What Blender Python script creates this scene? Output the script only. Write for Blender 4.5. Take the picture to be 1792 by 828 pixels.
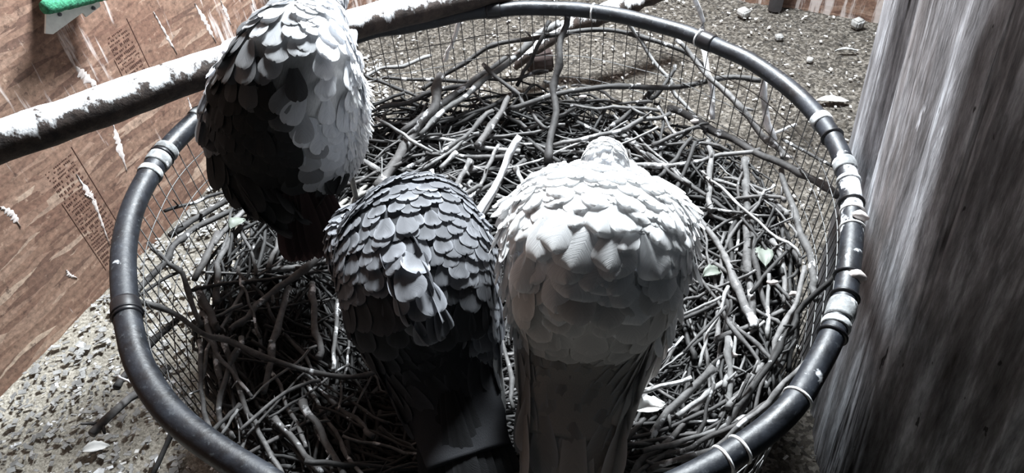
import bpy, bmesh, math, random
from mathutils import Vector, Matrix, noise
sc = bpy.context.scene
for o in list(bpy.data.objects): bpy.data.objects.remove(o)
H = 0.5                                   # height of the hoop above the floor
# ------------------------------------------------------------ camera, light, exposure
RX = Vector((0.99676781, -0.05716652, -0.05644395)); UY = Vector((0.08033636, 0.70928964, 0.7003244)); FW = Vector((0, 0.70259533, -0.71158963))
CP = Vector((0.0334263, -0.887068, 0.764979 + H)); FPX = 1300.0
cd = bpy.data.cameras.new('camera'); cam = bpy.data.objects.new('camera', cd); sc.collection.objects.link(cam)
cd.sensor_width = 36; cd.lens = FPX/1792*36; cd.clip_start = 0.02
M3 = Matrix((RX, UY, -FW)).transposed(); cam.matrix_world = Matrix.Translation(CP) @ M3.to_4x4()
sc.camera = cam
w = bpy.data.worlds.new('world'); sc.world = w; w.use_nodes = True
w.node_tree.nodes['Background'].inputs[0].default_value = (0.72, 0.86, 1, 1); w.node_tree.nodes['Background'].inputs[1].default_value = 0.02
def area(name, loc, aim, size, power, col):
    l = bpy.data.lights.new(name, 'AREA'); l.shape = 'DISK'; l.size = size; l.energy = power; l.color = col
    o = bpy.data.objects.new(name, l); sc.collection.objects.link(o); o.location = loc
    o.rotation_euler = (Vector(aim)-Vector(loc)).to_track_quat('-Z', 'Y').to_euler(); return o
area('ceiling_lamp', (0.30, 1.10, H+1.50), (0.05, 0.0, H), 0.50, 155, (0.90, 0.96, 1))
sc.view_settings.view_transform = 'Standard'; sc.view_settings.look = 'None'; sc.view_settings.gamma = 1
sc.view_settings.use_curve_mapping = False; sc.view_settings.exposure = 0.55

# ------------------------------------------------------------ helpers
C = sc.collection
def lin(c): return tuple(((v/255+0.055)/1.055)**2.4 if v > 10 else v/255/12.92 for v in c) + (1,)
def ray(px, py): return FW + RX*((px-896)/FPX) + UY*((414-py)/FPX)
def at(px, py, z=0.0):                    # point at height z above the hoop's plane
    d = ray(px, py); t = (H+z-CP.z)/d.z; return CP + d*t
def nest_z(x, y):                          # top of the nest, relative to the hoop
    r = math.hypot(x, y); k = min(1, r/0.47)
    h = -0.255 + 0.085*k**2.2 + (0.015*math.sin(3*math.atan2(y, x)+.6))*k
    if r > 0.505: h -= (r-0.505)*0.8
    return h
def on_nest(px, py, lift=0.008):
    d = ray(px, py); t0 = (H-0.02-CP.z)/d.z; p = CP + d*t0; s = 0.004
    for i in range(300):
        if p.z - H < nest_z(p.x, p.y) + lift: break
        p = p + d*s
    return p
def link(name, me, mat=None, parent=None, smooth=True):
    if mat: me.materials.append(mat)
    if smooth: me.polygons.foreach_set('use_smooth', [True]*len(me.polygons))
    o = bpy.data.objects.new(name, me); C.objects.link(o)
    if parent: o.parent = parent
    return o
def tag(o, label=None, cat=None, group=None, kind=None):
    if label: o['label'] = label
    if cat: o['category'] = cat
    if group: o['group'] = group
    if kind: o['kind'] = kind
    return o
def empty(name, loc): 
    o = bpy.data.objects.new(name, None); C.objects.link(o); o.location = loc; o.empty_display_size = .02; return o
class MB:
    def __init__(s): s.v = []; s.f = []; s.c = []; s.uv = []
    def build(s, name, mat=None, parent=None, smooth=True, origin=None):
        me = bpy.data.meshes.new(name); off = Vector(origin) if origin is not None else Vector((0, 0, 0))
        if parent is not None and origin is None: off = parent.location
        me.from_pydata([tuple(Vector(p)-off) for p in s.v], [], s.f); me.update()
        if s.c:
            a = me.color_attributes.new('Col', 'FLOAT_COLOR', 'POINT'); a.data.foreach_set('color', [x for c in s.c for x in c])
        if s.uv:
            a = me.attributes.new('fuv', 'FLOAT_VECTOR', 'POINT'); a.data.foreach_set('vector', [x for c in s.uv for x in c])
        o = link(name, me, mat, parent, smooth)
        if parent is None and origin is not None: o.location = off
        return o
    def tube(s, pts, rads, seg=8, cap=True, closed=False, wob=0.0, rnd=random):
        n = len(pts); base = len(s.v); up = Vector((0.13, 0.2, 1)).normalized()
        for i, p in enumerate(pts):
            a = pts[(i-1) % n] if (closed or i > 0) else p; b = pts[(i+1) % n] if (closed or i < n-1) else p
            T = (b-a).normalized(); S = T.cross(up)
            if S.length < 1e-3: S = T.cross(Vector((1, 0, 0)))
            S.normalize(); U = S.cross(T)
            for k in range(seg):
                t = 2*math.pi*k/seg; r = rads[i]*(1+wob*(rnd.random()-.5))
                s.v.append(p + S*(math.cos(t)*r) + U*(math.sin(t)*r))
        m = n if closed else n-1
        for i in range(m):
            j = (i+1) % n
            for k in range(seg):
                l = (k+1) % seg; s.f.append((base+i*seg+k, base+j*seg+k, base+j*seg+l, base+i*seg+l))
        if cap and not closed:
            s.f.append(tuple(base+k for k in range(seg))); s.f.append(tuple(base+(n-1)*seg+k for k in range(seg-1, -1, -1)))
    def box(s, c, ax, ay, az):
        b = len(s.v)
        for i in (-1, 1):
            for j in (-1, 1):
                for k in (-1, 1): s.v.append(Vector(c)+ax*i+ay*j+az*k)
        for f in ((0, 1, 3, 2), (4, 6, 7, 5), (0, 4, 5, 1), (2, 3, 7, 6), (0, 2, 6, 4), (1, 5, 7, 3)): s.f.append(tuple(b+q for q in f))
    def prism(s, pts, off):
        b = len(s.v); n = len(pts)
        s.v += [Vector(p) for p in pts] + [Vector(p)+off for p in pts]
        s.f.append(tuple(b+i for i in range(n))); s.f.append(tuple(b+n+i for i in range(n-1, -1, -1)))
        for i in range(n): j = (i+1) % n; s.f.append((b+i, b+n+i, b+n+j, b+j))
def crom(P, t):
    n = len(P)-1; x = max(0, min(n-1e-6, t*n)); i = int(x); f = x-i
    a, b, c, d = P[max(0, i-1)], P[i], P[i+1], P[min(n, i+2)]
    return 0.5*((2*b) + (c-a)*f + (2*a-5*b+4*c-d)*f*f + (3*b-a-3*c+d)*f**3)

# ------------------------------------------------------------ materials
class NT:
    def __init__(s, name):
        s.m = bpy.data.materials.new(name); s.m.use_nodes = True; s.t = s.m.node_tree; s.b = s.t.nodes['Principled BSDF']
        s.co = s.n('ShaderNodeTexCoord')
    def n(s, typ, ins=None, **kw):
        q = s.t.nodes.new(typ)
        for k, v in kw.items(): setattr(q, k, v)
        for k, v in (ins or {}).items():
            if isinstance(v, bpy.types.NodeSocket): s.t.links.new(v, q.inputs[k])
            else: q.inputs[k].default_value = v
        return q
    def set(s, k, v):
        if isinstance(v, bpy.types.NodeSocket): s.t.links.new(v, s.b.inputs[k])
        else: s.b.inputs[k].default_value = v
    def mapping(s, scale, rot=(0, 0, 0), src=None, loc=(0, 0, 0)):
        return s.n('ShaderNodeMapping', {'Vector': src or s.co.outputs['Object'], 'Scale': scale, 'Rotation': rot, 'Location': loc}).outputs[0]
    def noise(s, vec, scale, detail=4, rough=.55): return s.n('ShaderNodeTexNoise', {'Vector': vec, 'Scale': scale, 'Detail': detail, 'Roughness': rough}).outputs['Fac']
    def ramp(s, fac, stops):
        r = s.n('ShaderNodeValToRGB', {'Fac': fac}); e = r.color_ramp.elements
        while len(e) < len(stops): e.new(0.5)
        for q, (p, c) in zip(e, stops): q.position = p; q.color = c if len(c) == 4 else (*c, 1)
        return r.outputs[0]
    def mix(s, fac, a, b, mode='MIX'):
        q = s.n('ShaderNodeMix', data_type='RGBA', blend_type=mode)
        for k, v in ((0, fac), (6, a), (7, b)):
            if isinstance(v, bpy.types.NodeSocket): s.t.links.new(v, q.inputs[k])
            else: q.inputs[k].default_value = v
        return q.outputs[2]
    def bump(s, h, st=.4, d=.002):
        q = s.n('ShaderNodeBump', {'Height': h, 'Strength': st, 'Distance': d}); s.t.links.new(q.outputs[0], s.b.inputs['Normal'])
def g(v): return (v, v, v, 1)

def mat_bark(name, dark, light, white=0.0, sc_=1.0):
    cool = lambda c: tuple(.35*v+.65*sum(c[:3])/3*k for v, k in zip(c[:3], (.98, 1, 1.03)))+(1,)
    dark, light = cool(dark), cool(light)
    t = NT(name); o = t.co.outputs['Object']
    n1 = t.noise(o, 55*sc_, 6, .65); n2 = t.noise(o, 9*sc_, 3)
    rnd = t.n('ShaderNodeObjectInfo').outputs['Random']
    c = t.ramp(n1, [(.3, dark), (.7, light)])
    c = t.mix(t.ramp(n2, [(.35, g(0)), (.7, g(.6))]), c, tuple(x*.45 for x in light[:3])+(1,))
    v = t.n('ShaderNodeMapRange', {'Value': rnd, 'To Min': .55, 'To Max': 1.35}).outputs[0]
    c = t.mix(1.0, c, t.n('ShaderNodeCombineColor', {0: v, 1: v, 2: v}).outputs[0], 'MULTIPLY')
    if white:
        nw = t.noise(o, 26, 5, .6)
        c = t.mix(t.ramp(nw, [(.62-white*.35, g(0)), (.68-white*.35, g(1))]), c, (.85, .86, .88, 1))
    t.set('Base Color', c); t.set('Roughness', .75); t.bump(n1, .6, .002)
    return t.m
M = {}
M['bark'] = mat_bark('grey_twig_bark', lin((40, 36, 34)), lin((132, 125, 120)), .05)
M['bark_dark'] = mat_bark('dark_twig_bark', lin((24, 21, 20)), lin((74, 68, 65)), .02)
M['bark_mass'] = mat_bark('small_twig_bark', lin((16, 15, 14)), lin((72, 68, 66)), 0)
M['bark_pale'] = mat_bark('pale_peeled_twig', lin((84, 80, 76)), lin((166, 161, 155)), .08)
M['bark_brown'] = mat_bark('brown_branch_bark', lin((40, 35, 33)), lin((108, 99, 94)), .02)
M['bark_white'] = mat_bark('splattered_twig', lin((150, 146, 140)), lin((225, 222, 220)), .55)

def mat_perch():
    t = NT('splattered_perch_bark'); o = t.co.outputs['Object']
    n1 = t.noise(o, 40, 6, .7); nw = t.noise(t.mapping((1, 1, .3)), 30, 8, .70)
    nz = t.n('ShaderNodeSeparateXYZ', {0: t.n('ShaderNodeNewGeometry').outputs['Normal']}).outputs[2]
    c = t.ramp(n1, [(.35, lin((26, 20, 19))), (.72, lin((78, 66, 60)))])
    a = t.n('ShaderNodeMath', {0: nz, 1: .27}, operation='MULTIPLY').outputs[0]
    s = t.n('ShaderNodeMath', {0: a, 1: nw}, operation='ADD').outputs[0]
    c = t.mix(t.ramp(s, [(.63, g(0)), (.73, g(1))]), c, (.8, .81, .83, 1))     # droppings settled on the upper side
    t.set('Base Color', c); t.set('Roughness', .8); t.bump(n1, .7, .004); return t.m
M['perch'] = mat_perch()

def mat_osb():
    t = NT('strand_board'); o = t.co.outputs['UV'] if False else t.co.outputs['Object']
    def strands(rot, seed, sx=11, sy=80):
        nz = t.n('ShaderNodeTexNoise', {'Vector': t.mapping((1, 1, 1), (0, 0, 0)), 'Scale': 5.0}).outputs['Color']
        vv = t.mix(.008, t.mix(.03, t.mapping((1, 1, 1), (0, 0, 0), None, (seed, seed*2, 0)), nz), t.n('ShaderNodeTexNoise', {'Vector': t.mapping((1, 1, 1)), 'Scale': 34.0, 'Detail': 3}).outputs['Color'])
        mp = t.n('ShaderNodeMapping', {'Vector': vv, 'Rotation': (0, 0, rot), 'Scale': (sx, sy, 1)}).outputs[0]
        return t.n('ShaderNodeTexVoronoi', {'Vector': mp, 'Scale': 1.0}, voronoi_dimensions='2D')
    pal = [(0, lin((96, 74, 64))), (.3, lin((122, 96, 82))), (.7, lin((138, 112, 96))), (.93, lin((150, 124, 108))), (1, lin((186, 166, 148)))]
    def colr(v): return t.ramp(t.n('ShaderNodeSeparateColor', {0: v.outputs['Color']}).outputs[0], pal)
    a, b, c = strands(.5, 1.1), strands(-.7, 3.7), strands(1.9, 7.3, 9, 60)
    m1 = t.n('ShaderNodeMath', {0: t.n('ShaderNodeSeparateColor', {0: a.outputs['Color']}).outputs[1], 1: .45}, operation='GREATER_THAN').outputs[0]
    m2 = t.n('ShaderNodeMath', {0: t.n('ShaderNodeSeparateColor', {0: b.outputs['Color']}).outputs[1], 1: .5}, operation='GREATER_THAN').outputs[0]
    col = t.mix(m1, t.mix(m2, colr(c), colr(b)), colr(a))
    big = t.noise(t.co.outputs['Object'], 3.2, 3); col = t.mix(t.ramp(big, [(.35, g(0)), (.65, g(.55))]), col, lin((116, 84, 70)))
    fib = t.noise(t.mapping((1, 1, 1)), 90, 5, .7); col = t.mix(.75, col, t.ramp(fib, [(.3, g(.2)), (.7, g(.78))]), 'OVERLAY')
    spk = t.noise(t.mapping((1, 1, 1), (0, 0, .7)), 38, 6, .75); col = t.mix(t.ramp(spk, [(.33, g(.75)), (.42, g(0))]), col, lin((58, 40, 34))); col = t.mix(t.ramp(spk, [(.60, g(0)), (.70, g(.6))]), col, lin((206, 180, 158)))
    # run-down droppings: narrow streaks down the board, broken up by a coarser patchiness
    st = t.noise(t.mapping((42, 4.0, 1), (0, 0, .16)), 1.0, 5, .6); pt = t.noise(t.mapping((1, 1, 1), (0, 0, 0), None, (4, 2, 0)), 2.6, 3)
    xs = t.n('ShaderNodeSeparateXYZ', {0: t.co.outputs['Object']}).outputs[0]
    side = t.n('ShaderNodeMapRange', {'Value': xs, 'From Min': .5, 'From Max': 1.15, 'To Min': -.02, 'To Max': .13}).outputs[0]
    sm = t.n('ShaderNodeMath', {0: t.n('ShaderNodeMath', {0: st, 1: t.n('ShaderNodeMath', {0: pt, 1: .35}, operation='MULTIPLY').outputs[0]}, operation='ADD').outputs[0], 1: side}, operation='ADD').outputs[0]
    col = t.mix(t.ramp(sm, [(.80, g(0)), (.88, g(.75))]), col, lin((214, 204, 200)))
    t.set('Base Color', col); t.set('Roughness', .7); t.bump(t.mix(.5, fib, a.outputs['Distance']), .35, .002)
    return t.m
M['osb'] = mat_osb()

def mat_floor():
    t = NT('litter_floor'); o = t.co.outputs['Object']
    v = t.n('ShaderNodeTexVoronoi', {'Vector': o, 'Scale': 150.0}); n2 = t.noise(o, 60, 6, .7); n3 = t.noise(o, 3.0, 3)
    vs = t.n('ShaderNodeSeparateColor', {0: v.outputs['Color']}).outputs[0]
    c = t.ramp(vs, [(0, lin((58, 52, 44))), (.5, lin((112, 104, 92))), (1, lin((176, 168, 156)))])
    c = t.mix(.6, c, t.ramp(n2, [(.3, g(.08)), (.75, g(.9))]), 'OVERLAY')
    sx = t.n('ShaderNodeSeparateXYZ', {0: o})
    k = t.n('ShaderNodeMath', {0: sx.outputs[0], 1: sx.outputs[1]}, operation='ADD').outputs[0]
    k = t.n('ShaderNodeMath', {0: k, 1: n3}, operation='ADD').outputs[0]
    pale = t.ramp(t.n('ShaderNodeMapRange', {'Value': k, 'From Min': -1.2, 'From Max': 1.8}).outputs[0], [(.15, g(1)), (.62, g(0))])
    c = t.mix(pale, t.mix(1.0, c, (.38, .38, .39, 1), 'MULTIPLY'), t.mix(.80, c, t.ramp(t.noise(o, 190, 4, .7), [(.32, lin((104, 98, 88))), (.5, lin((168, 162, 150))), (.68, lin((214, 208, 196)))])))   # pale shavings by the side board, darker soil at the back
    t.set('Base Color', c); t.set('Roughness', .9); t.bump(n2, .8, .006); return t.m
M['floor'] = mat_floor()

def mat_plain(name, col, rough=.5, metal=0, bump=0, bs=80):
    t = NT(name); n = t.noise(t.co.outputs['Object'], bs, 4)
    t.set('Base Color', t.mix(t.ramp(n, [(.35, g(0)), (.7, g(.35))]), col, tuple(x*.6 for x in col[:3])+(1,)))
    t.set('Roughness', rough); t.set('Metallic', metal)
    if bump: t.bump(n, bump, .002)
    return t.m
def mat_hose():
    t = NT('black_hose'); o = t.co.outputs['Object']; n = t.noise(o, 24, 5, .65); f = t.noise(o, 120, 4)
    nw = t.noise(o, 16, 5, .6); r = t.n('ShaderNodeSeparateXYZ', {0: o})
    px = t.n('ShaderNodeMapRange', {'Value': r.outputs[0], 'From Min': .30, 'From Max': .52, 'To Min': 0, 'To Max': .17}).outputs[0]
    py = t.n('ShaderNodeMapRange', {'Value': r.outputs[1], 'From Min': -.42, 'From Max': -.15, 'To Min': 0, 'To Max': 1}).outputs[0]
    pz = t.n('ShaderNodeMapRange', {'Value': r.outputs[1], 'From Min': 0, 'From Max': .12, 'To Min': 1, 'To Max': 0}).outputs[0]
    k = t.n('ShaderNodeMath', {0: t.n('ShaderNodeMath', {0: px, 1: py}, operation='MULTIPLY').outputs[0], 1: pz}, operation='MULTIPLY').outputs[0]
    s = t.n('ShaderNodeMath', {0: nw, 1: k}, operation='ADD').outputs[0]
    c = t.ramp(n, [(.35, lin((8, 10, 15))), (.75, lin((30, 35, 44)))])
    c = t.mix(t.ramp(f, [(.60, g(0)), (.78, g(.35))]), c, lin((110, 116, 120)))
    c = t.mix(t.ramp(s, [(.69, g(0)), (.74, g(1))]), c, lin((222, 224, 228)))
    t.set('Base Color', c); t.set('Roughness', t.ramp(n, [(.3, g(.38)), (.7, g(.62))])); t.set('Specular IOR Level', .5); t.bump(f, .35, .0015); return t.m
M['hose'] = mat_hose()
M['tape'] = mat_bark('white_grey_tape', lin((84, 88, 90)), lin((206, 210, 208)), .15)
M['wire'] = mat_plain('galvanised_wire', lin((98, 98, 98)), .5, .15)
M['tie'] = mat_plain('black_cable_tie', lin((20, 20, 24)), .4)
M['tie_w'] = mat_plain('white_cable_tie', lin((225, 225, 225)), .4)
M['white_pl'] = mat_plain('white_bracket_plastic', lin((232, 236, 232)), .45)
M['screw'] = mat_plain('screw_metal', lin((90, 92, 98)), .4, .8)
M['ink'] = mat_plain('faded_board_ink', lin((98, 70, 60)), .9)
M['drop'] = mat_plain('dried_dropping', lin((222, 212, 208)), .8, 0, .4)
M['beak'] = mat_plain('horn_beak', lin((70, 66, 62)), .35)
M['legskin'] = mat_plain('pale_leg_skin', lin((138, 136, 132)), .6, 0, .6, 200)
M['eye'] = mat_plain('dark_eye', lin((12, 10, 10)), .1)
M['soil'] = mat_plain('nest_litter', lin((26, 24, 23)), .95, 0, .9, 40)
M['leaf'] = mat_plain('grey_green_leaf', lin((104, 110, 102)), .6, 0, .4, 50)
M['pipe'] = mat_plain('grey_post_paint', lin((120, 120, 128)), .7)
M['brick'] = mat_plain('brown_wood_block', lin((54, 42, 40)), .85, 0, .6)
M['tuft'] = mat_plain('white_down', lin((220, 220, 218)), .9)
def mat_turf():
    t = NT('green_turf'); n = t.noise(t.co.outputs['Object'], 160, 4, .7)
    t.set('Base Color', t.ramp(n, [(.3, lin((18, 74, 56))), (.7, lin((70, 160, 120)))])); t.set('Roughness', .9); t.bump(n, 1, .004); return t.m
M['turf'] = mat_turf()
def mat_trunk():
    t = NT('weathered_trunk'); m = t.mapping((1, 1, .11)); n = t.noise(m, 30, 7, .66); n2 = t.noise(t.mapping((1, 1, .12)), 9, 4); cr = t.noise(t.mapping((1, 1, .05)), 34, 3, .45)
    c = t.ramp(n, [(.30, lin((58, 54, 54))), (.5, lin((122, 121, 124))), (.68, lin((200, 202, 208)))])
    c = t.mix(t.ramp(n2, [(.5, g(0)), (.72, g(.5))]), c, lin((92, 80, 74)))
    fg = t.noise(t.mapping((1, 1, .16)), 120, 6, .7); c = t.mix(.6, c, t.ramp(fg, [(.32, g(.15)), (.66, g(.85))]), 'OVERLAY')
    crk = t.ramp(cr, [(.315, g(1)), (.345, g(0))]); c = t.mix(crk, c, lin((22, 17, 16)))
    nick = t.noise(t.mapping((1, 1, .25)), 110, 2); c = t.mix(t.ramp(nick, [(.25, g(.9)), (.28, g(0))]), c, lin((20, 16, 16)))
    wh = t.noise(t.mapping((1, 1, .35)), 22, 4, .6); c = t.mix(t.ramp(wh, [(.70, g(0)), (.74, g(.8))]), c, lin((222, 222, 228)))
    t.set('Base Color', c); t.set('Roughness', .8)
    t.bump(t.mix(.4, t.mix(.5, n, fg), t.ramp(cr, [(.34, g(0)), (.42, g(1))])), .8, .006); return t.m
M['trunk'] = mat_trunk()
def mat_feather(name, spec=.2, sub=0.0):
    t = NT(name); c = t.n('ShaderNodeVertexColor', layer_name='Col').outputs[0]
    uv = t.n('ShaderNodeAttribute', attribute_name='fuv').outputs['Vector']; s = t.n('ShaderNodeSeparateXYZ', {0: uv})
    ab = t.n('ShaderNodeMath', {0: s.outputs[0]}, operation='ABSOLUTE').outputs[0]
    k = t.n('ShaderNodeMath', {0: t.n('ShaderNodeMath', {0: s.outputs[1], 1: 3.0}, operation='MULTIPLY').outputs[0], 1: ab}, operation='SUBTRACT').outputs[0]
    vec = t.n('ShaderNodeCombineXYZ', {0: k, 1: s.outputs[2], 2: ab}).outputs[0]
    n = t.n('ShaderNodeTexNoise', {'Vector': t.n('ShaderNodeMapping', {'Vector': vec, 'Scale': (26, 60, 1.5)}).outputs[0], 'Scale': 1.0, 'Detail': 2}).outputs['Fac']
    c2 = t.mix(.30, c, t.ramp(n, [(.3, g(.45)), (.7, g(1))]), 'MULTIPLY')
    t.set('Base Color', c2); t.set('Roughness', .7); t.set('Specular IOR Level', spec); t.bump(n, .35, .0015)
    tr = t.n('ShaderNodeBsdfTranslucent', {'Color': c2}); mx = t.n('ShaderNodeMixShader', {0: .34, 1: t.b.outputs[0], 2: tr.outputs[0]})
    t.t.links.new(mx.outputs[0], t.t.nodes['Material Output'].inputs[0])
    if sub: t.set('Subsurface Weight', sub); t.set('Subsurface Radius', (.01, .01, .01)); t.b.inputs['Subsurface Scale'].default_value = .5
    return t.m
M['feather'] = mat_feather('bird_feather')

# ------------------------------------------------------------ the setting
rng = random.Random(5)
def grid(name, x0, x1, y0, y1, n, m, mat, fz):
    b = MB()
    for j in range(m+1):
        for i in range(n+1):
            x = x0+(x1-x0)*i/n; y = y0+(y1-y0)*j/m; b.v.append((x, y, fz(x, y)))
    for j in range(m):
        for i in range(n): a = j*(n+1)+i; b.f.append((a, a+1, a+n+2, a+n+1))
    return b.build(name, mat)
fl = grid('floor', -1.6, 2.2, -1.6, 2.2, 230, 230, M['floor'], lambda x, y: .006*noise.noise((x*14, y*14, 0))+.005*noise.noise((x*50, y*50, 3))-.006)
tag(fl, kind='structure')
WL = Vector((-1.05088, 0.02375, 0)); WD = Vector((0.42588, 0.90478, 0)).normalized(); WN = Vector((WD.y, -WD.x, 0))
CORN = WL + WD*2.12; BD = Vector((0.8805, -0.4740, 0)).normalized(); BN = Vector((-BD.y, BD.x, 0))*-1
if BN.y > 0: BN = -BN
def wall(name, org, dirx, nrm, length, start):
    # slab whose own x runs along the wall and y runs up, so the board pattern lies in its own plane
    b = MB(); nx, ny = 60, 40; T = .018
    for j in range(ny+1):
        for i in range(nx+1): b.v.append((start+length*i/nx, 2.3*j/ny-.04, 0))
    k = len(b.v)
    for j in range(ny+1):
        for i in range(nx+1): b.v.append((start+length*i/nx, 2.3*j/ny-.04, -T))
    for j in range(ny):
        for i in range(nx): a = j*(nx+1)+i; b.f.append((a, a+1, a+nx+2, a+nx+1)); b.f.append((k+a, k+a+nx+1, k+a+nx+2, k+a+1))
    e = [i for i in range(nx+1)] + [j*(nx+1)+nx for j in range(1, ny+1)] + [ny*(nx+1)+i for i in range(nx-1, -1, -1)] + [j*(nx+1) for j in range(ny-1, 0, -1)]
    for q in range(len(e)): p, r = e[q], e[(q+1) % len(e)]; b.f.append((p, p+k, r+k, r))
    o = b.build(name, M['osb'], smooth=False)
    o.matrix_world = Matrix.Translation(org) @ Matrix((dirx, Vector((0, 0, 1)), nrm)).transposed().to_4x4()
    return tag(o, kind='structure')
wall_left = wall('wall_left', WL, WD, -WD.cross(Vector((0, 0, 1)))*-1 if False else WD.cross(Vector((0, 0, 1))), 3.6, -1.5)
wall_back = wall('wall_back', CORN, BD, BD.cross(Vector((0, 0, 1))), 2.6, .0)
def on_wall(px, py, off=0.0):             # point on the left board
    n = WD.cross(Vector((0, 0, 1))); d = ray(px, py); t = ((WL+n*off)-CP).dot(n)/d.dot(n); return CP + d*t
def wl_local(p): return wall_left.matrix_world.inverted() @ p
# printed stamps and streaks on the left board (kept in the board's own frame)
def stamp(px, py, wd, ht, ang, seed):
    r = random.Random(seed); b = MB(); o = wl_local(on_wall(px, py)); ca, sa = math.cos(ang), math.sin(ang)
    def rect(x0, y0, x1, y1):
        k = len(b.v)
        for z in (.0002, .0009):
            for x, y in ((x0, y0), (x1, y0), (x1, y1), (x0, y1)): b.v.append((o.x+x*ca-y*sa, o.y+x*sa+y*ca, z))
        b.f.append((k+4, k+5, k+6, k+7))
        for i in range(4): j = (i+1) % 4; b.f.append((k+i, k+j, k+4+j, k+4+i))
    lw = .0012
    rect(wd-lw, -ht, wd, 0); rect(0, -ht, lw*.6, -ht*.3)
    y = -.012
    while y > -ht+.012:
        x = .006; h = r.choice([.003, .004, .007])
        while x < wd-.012:
            q = r.uniform(.0015, .0035)
            if r.random() < .72: rect(x, y-h*r.uniform(.6, 1), x+q, y)
            x += q+.0018
        y -= h+.005
    k = b.build('printed_stamp', M['ink'], None, False); k.parent = wall_left; return k
stamp(178, 62, .075, .20, 0, 1); stamp(70, 300, .085, .30, 0, 2)
def streak(pts, seed):                     # dried splash, a low relief on the board
    r = random.Random(seed); b = MB(); P = [wl_local(on_wall(x, y)) for x, y, w_ in pts]; n = 26; L = []; R_ = []
    for i in range(n+1):
        t = i/n; p = crom(P, t); q = crom(P, min(1, t+.02))-crom(P, max(0, t-.02)); q.normalize(); s = Vector((-q.y, q.x, 0))
        wv = pts[min(len(pts)-1, int(t*(len(pts)-1)+.5))][2]*.0008*(.5+r.random()*1.1)*(math.sin(math.pi*min(1, t*.9+.08)))
        L.append(p+s*wv); R_.append(p-s*wv*(.4+r.random()))
    for i in range(n+1):
        l, q = L[i], R_[i]; m = (l+q)/2; b.v += [(l.x, l.y, .0003), (m.x, m.y, .0022), (q.x, q.y, .0003)]
    for i in range(n): a = 3*i; b.f += [(a, a+1, a+4, a+3), (a+1, a+2, a+5, a+4)]
    k = b.build('dropping_streak', M['drop']); k.parent = wall_left; return k
for i, pts in enumerate([[(132, 116, 6), (150, 135, 9), (180, 160, 4)], [(133, 304, 4), (152, 335, 9), (162, 348, 8), (178, 390, 4), (192, 430, 3)], [(148, 340, 3), (166, 350, 3)],
        [(198, 218, 5), (208, 255, 8), (222, 300, 4)], [(0, 362, 6), (20, 375, 7), (36, 398, 3)], [(268, 20, 3), (290, 60, 4), (310, 95, 3)], [(340, 5, 5), (360, 40, 7), (378, 75, 3)], [(385, 0, 4), (396, 24, 6), (404, 44, 3)],
        [(440, 5, 5), (452, 30, 6), (464, 48, 3)], [(115, 472, 4), (122, 482, 5), (135, 486, 3)], [(328, 170, 3), (338, 200, 4), (352, 225, 3)]]):
    streak(pts, i)

# wood shavings and crumbs lying on the floor
def crumbs(name, n, col_mat, smin, smax, region, seed):
    r = random.Random(seed); b = MB()
    for i in range(n):
        x, y = region(r)
        if ((Vector((x, y, 0))-WL).dot(WN)) < .012 or math.hypot(x, y) < .40: continue
        if (Vector((x, y, 0))-CORN).dot(BN) < .012: continue
        s = r.uniform(smin, smax); a = r.uniform(0, 6.28); e = r.uniform(.25, .8)
        u = Vector((math.cos(a), math.sin(a), r.uniform(-.35, .35)))*s; v = Vector((-math.sin(a), math.cos(a), r.uniform(-.35, .35)))*s*e
        b.box((x, y, .003+s*.3), u, v, Vector((0, 0, s*.12)))
    return b.build(name, col_mat, None, False)
M['chip'] = mat_bark('wood_chip', lin((140, 130, 116)), lin((226, 220, 208)), .1); M['chip2'] = mat_bark('dark_crumb', lin((56, 50, 45)), lin((112, 104, 94)))
def reg_left(r): return r.uniform(-1.15, -.3), r.uniform(-.9, 1.2)
def reg_all(r): return r.uniform(-1.1, 1.4), r.uniform(-.8, 2.0)
tag(crumbs('wood_shavings', 7500, M['chip'], .0025, .0075, reg_left, 1), 'pale wood shavings scattered thickly on the floor beside the left board', 'wood shavings', kind='stuff')
tag(crumbs('floor_crumbs', 6000, M['chip2'], .0012, .0038, reg_all, 2), 'dark soil crumbs scattered over the whole floor', 'soil crumbs', kind='stuff')
tag(crumbs('floor_chips', 3200, M['chip'], .002, .006, reg_all, 3), 'sparse pale flecks of chip lying over the far floor', 'wood chips', kind='stuff')

# ------------------------------------------------------------ big trunk at the right
def trunk():
    b = MB(); nz, ns = 90, 150; z0, z1 = -.08, 2.3
    for j in range(nz+1):
        z = z0+(z1-z0)*j/nz; h = z-H
        cx = 0; cy = 0; R0 = .306-.01*h
        for i in range(ns):
            t = 2*math.pi*i/ns
            r = R0*(1+.035*math.cos(3*t+1.0)+.02*math.cos(5*t+2+h*.6))
            d = (t-math.radians(140)+math.pi) % (2*math.pi)-math.pi
            r += .030*math.exp(-(d/.20)**2) - .020*math.exp(-((d-.30)/.05)**2)        # a ridge with a groove beside it
            r += .010*noise.noise((math.cos(t)*7, math.sin(t)*7, z*.8)) + .005*noise.noise((math.cos(t)*26, math.sin(t)*26, z*1.3))
            b.v.append((cx+r*math.cos(t), cy+r*math.sin(t), z))
    for j in range(nz):
        for i in range(ns): k = (i+1) % ns; b.f.append((j*ns+i, j*ns+k, (j+1)*ns+k, (j+1)*ns+i))
    b.f.append(tuple(nz*ns+i for i in range(ns)))
    o = b.build('tree_trunk', M['trunk']); o.location = (.857, -.25, 0); o.rotation_euler = (-.188, 0, 0)
    return tag(o, 'big weathered grey trunk standing against the right side of the hoop', 'trunk')
trunk()

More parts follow.
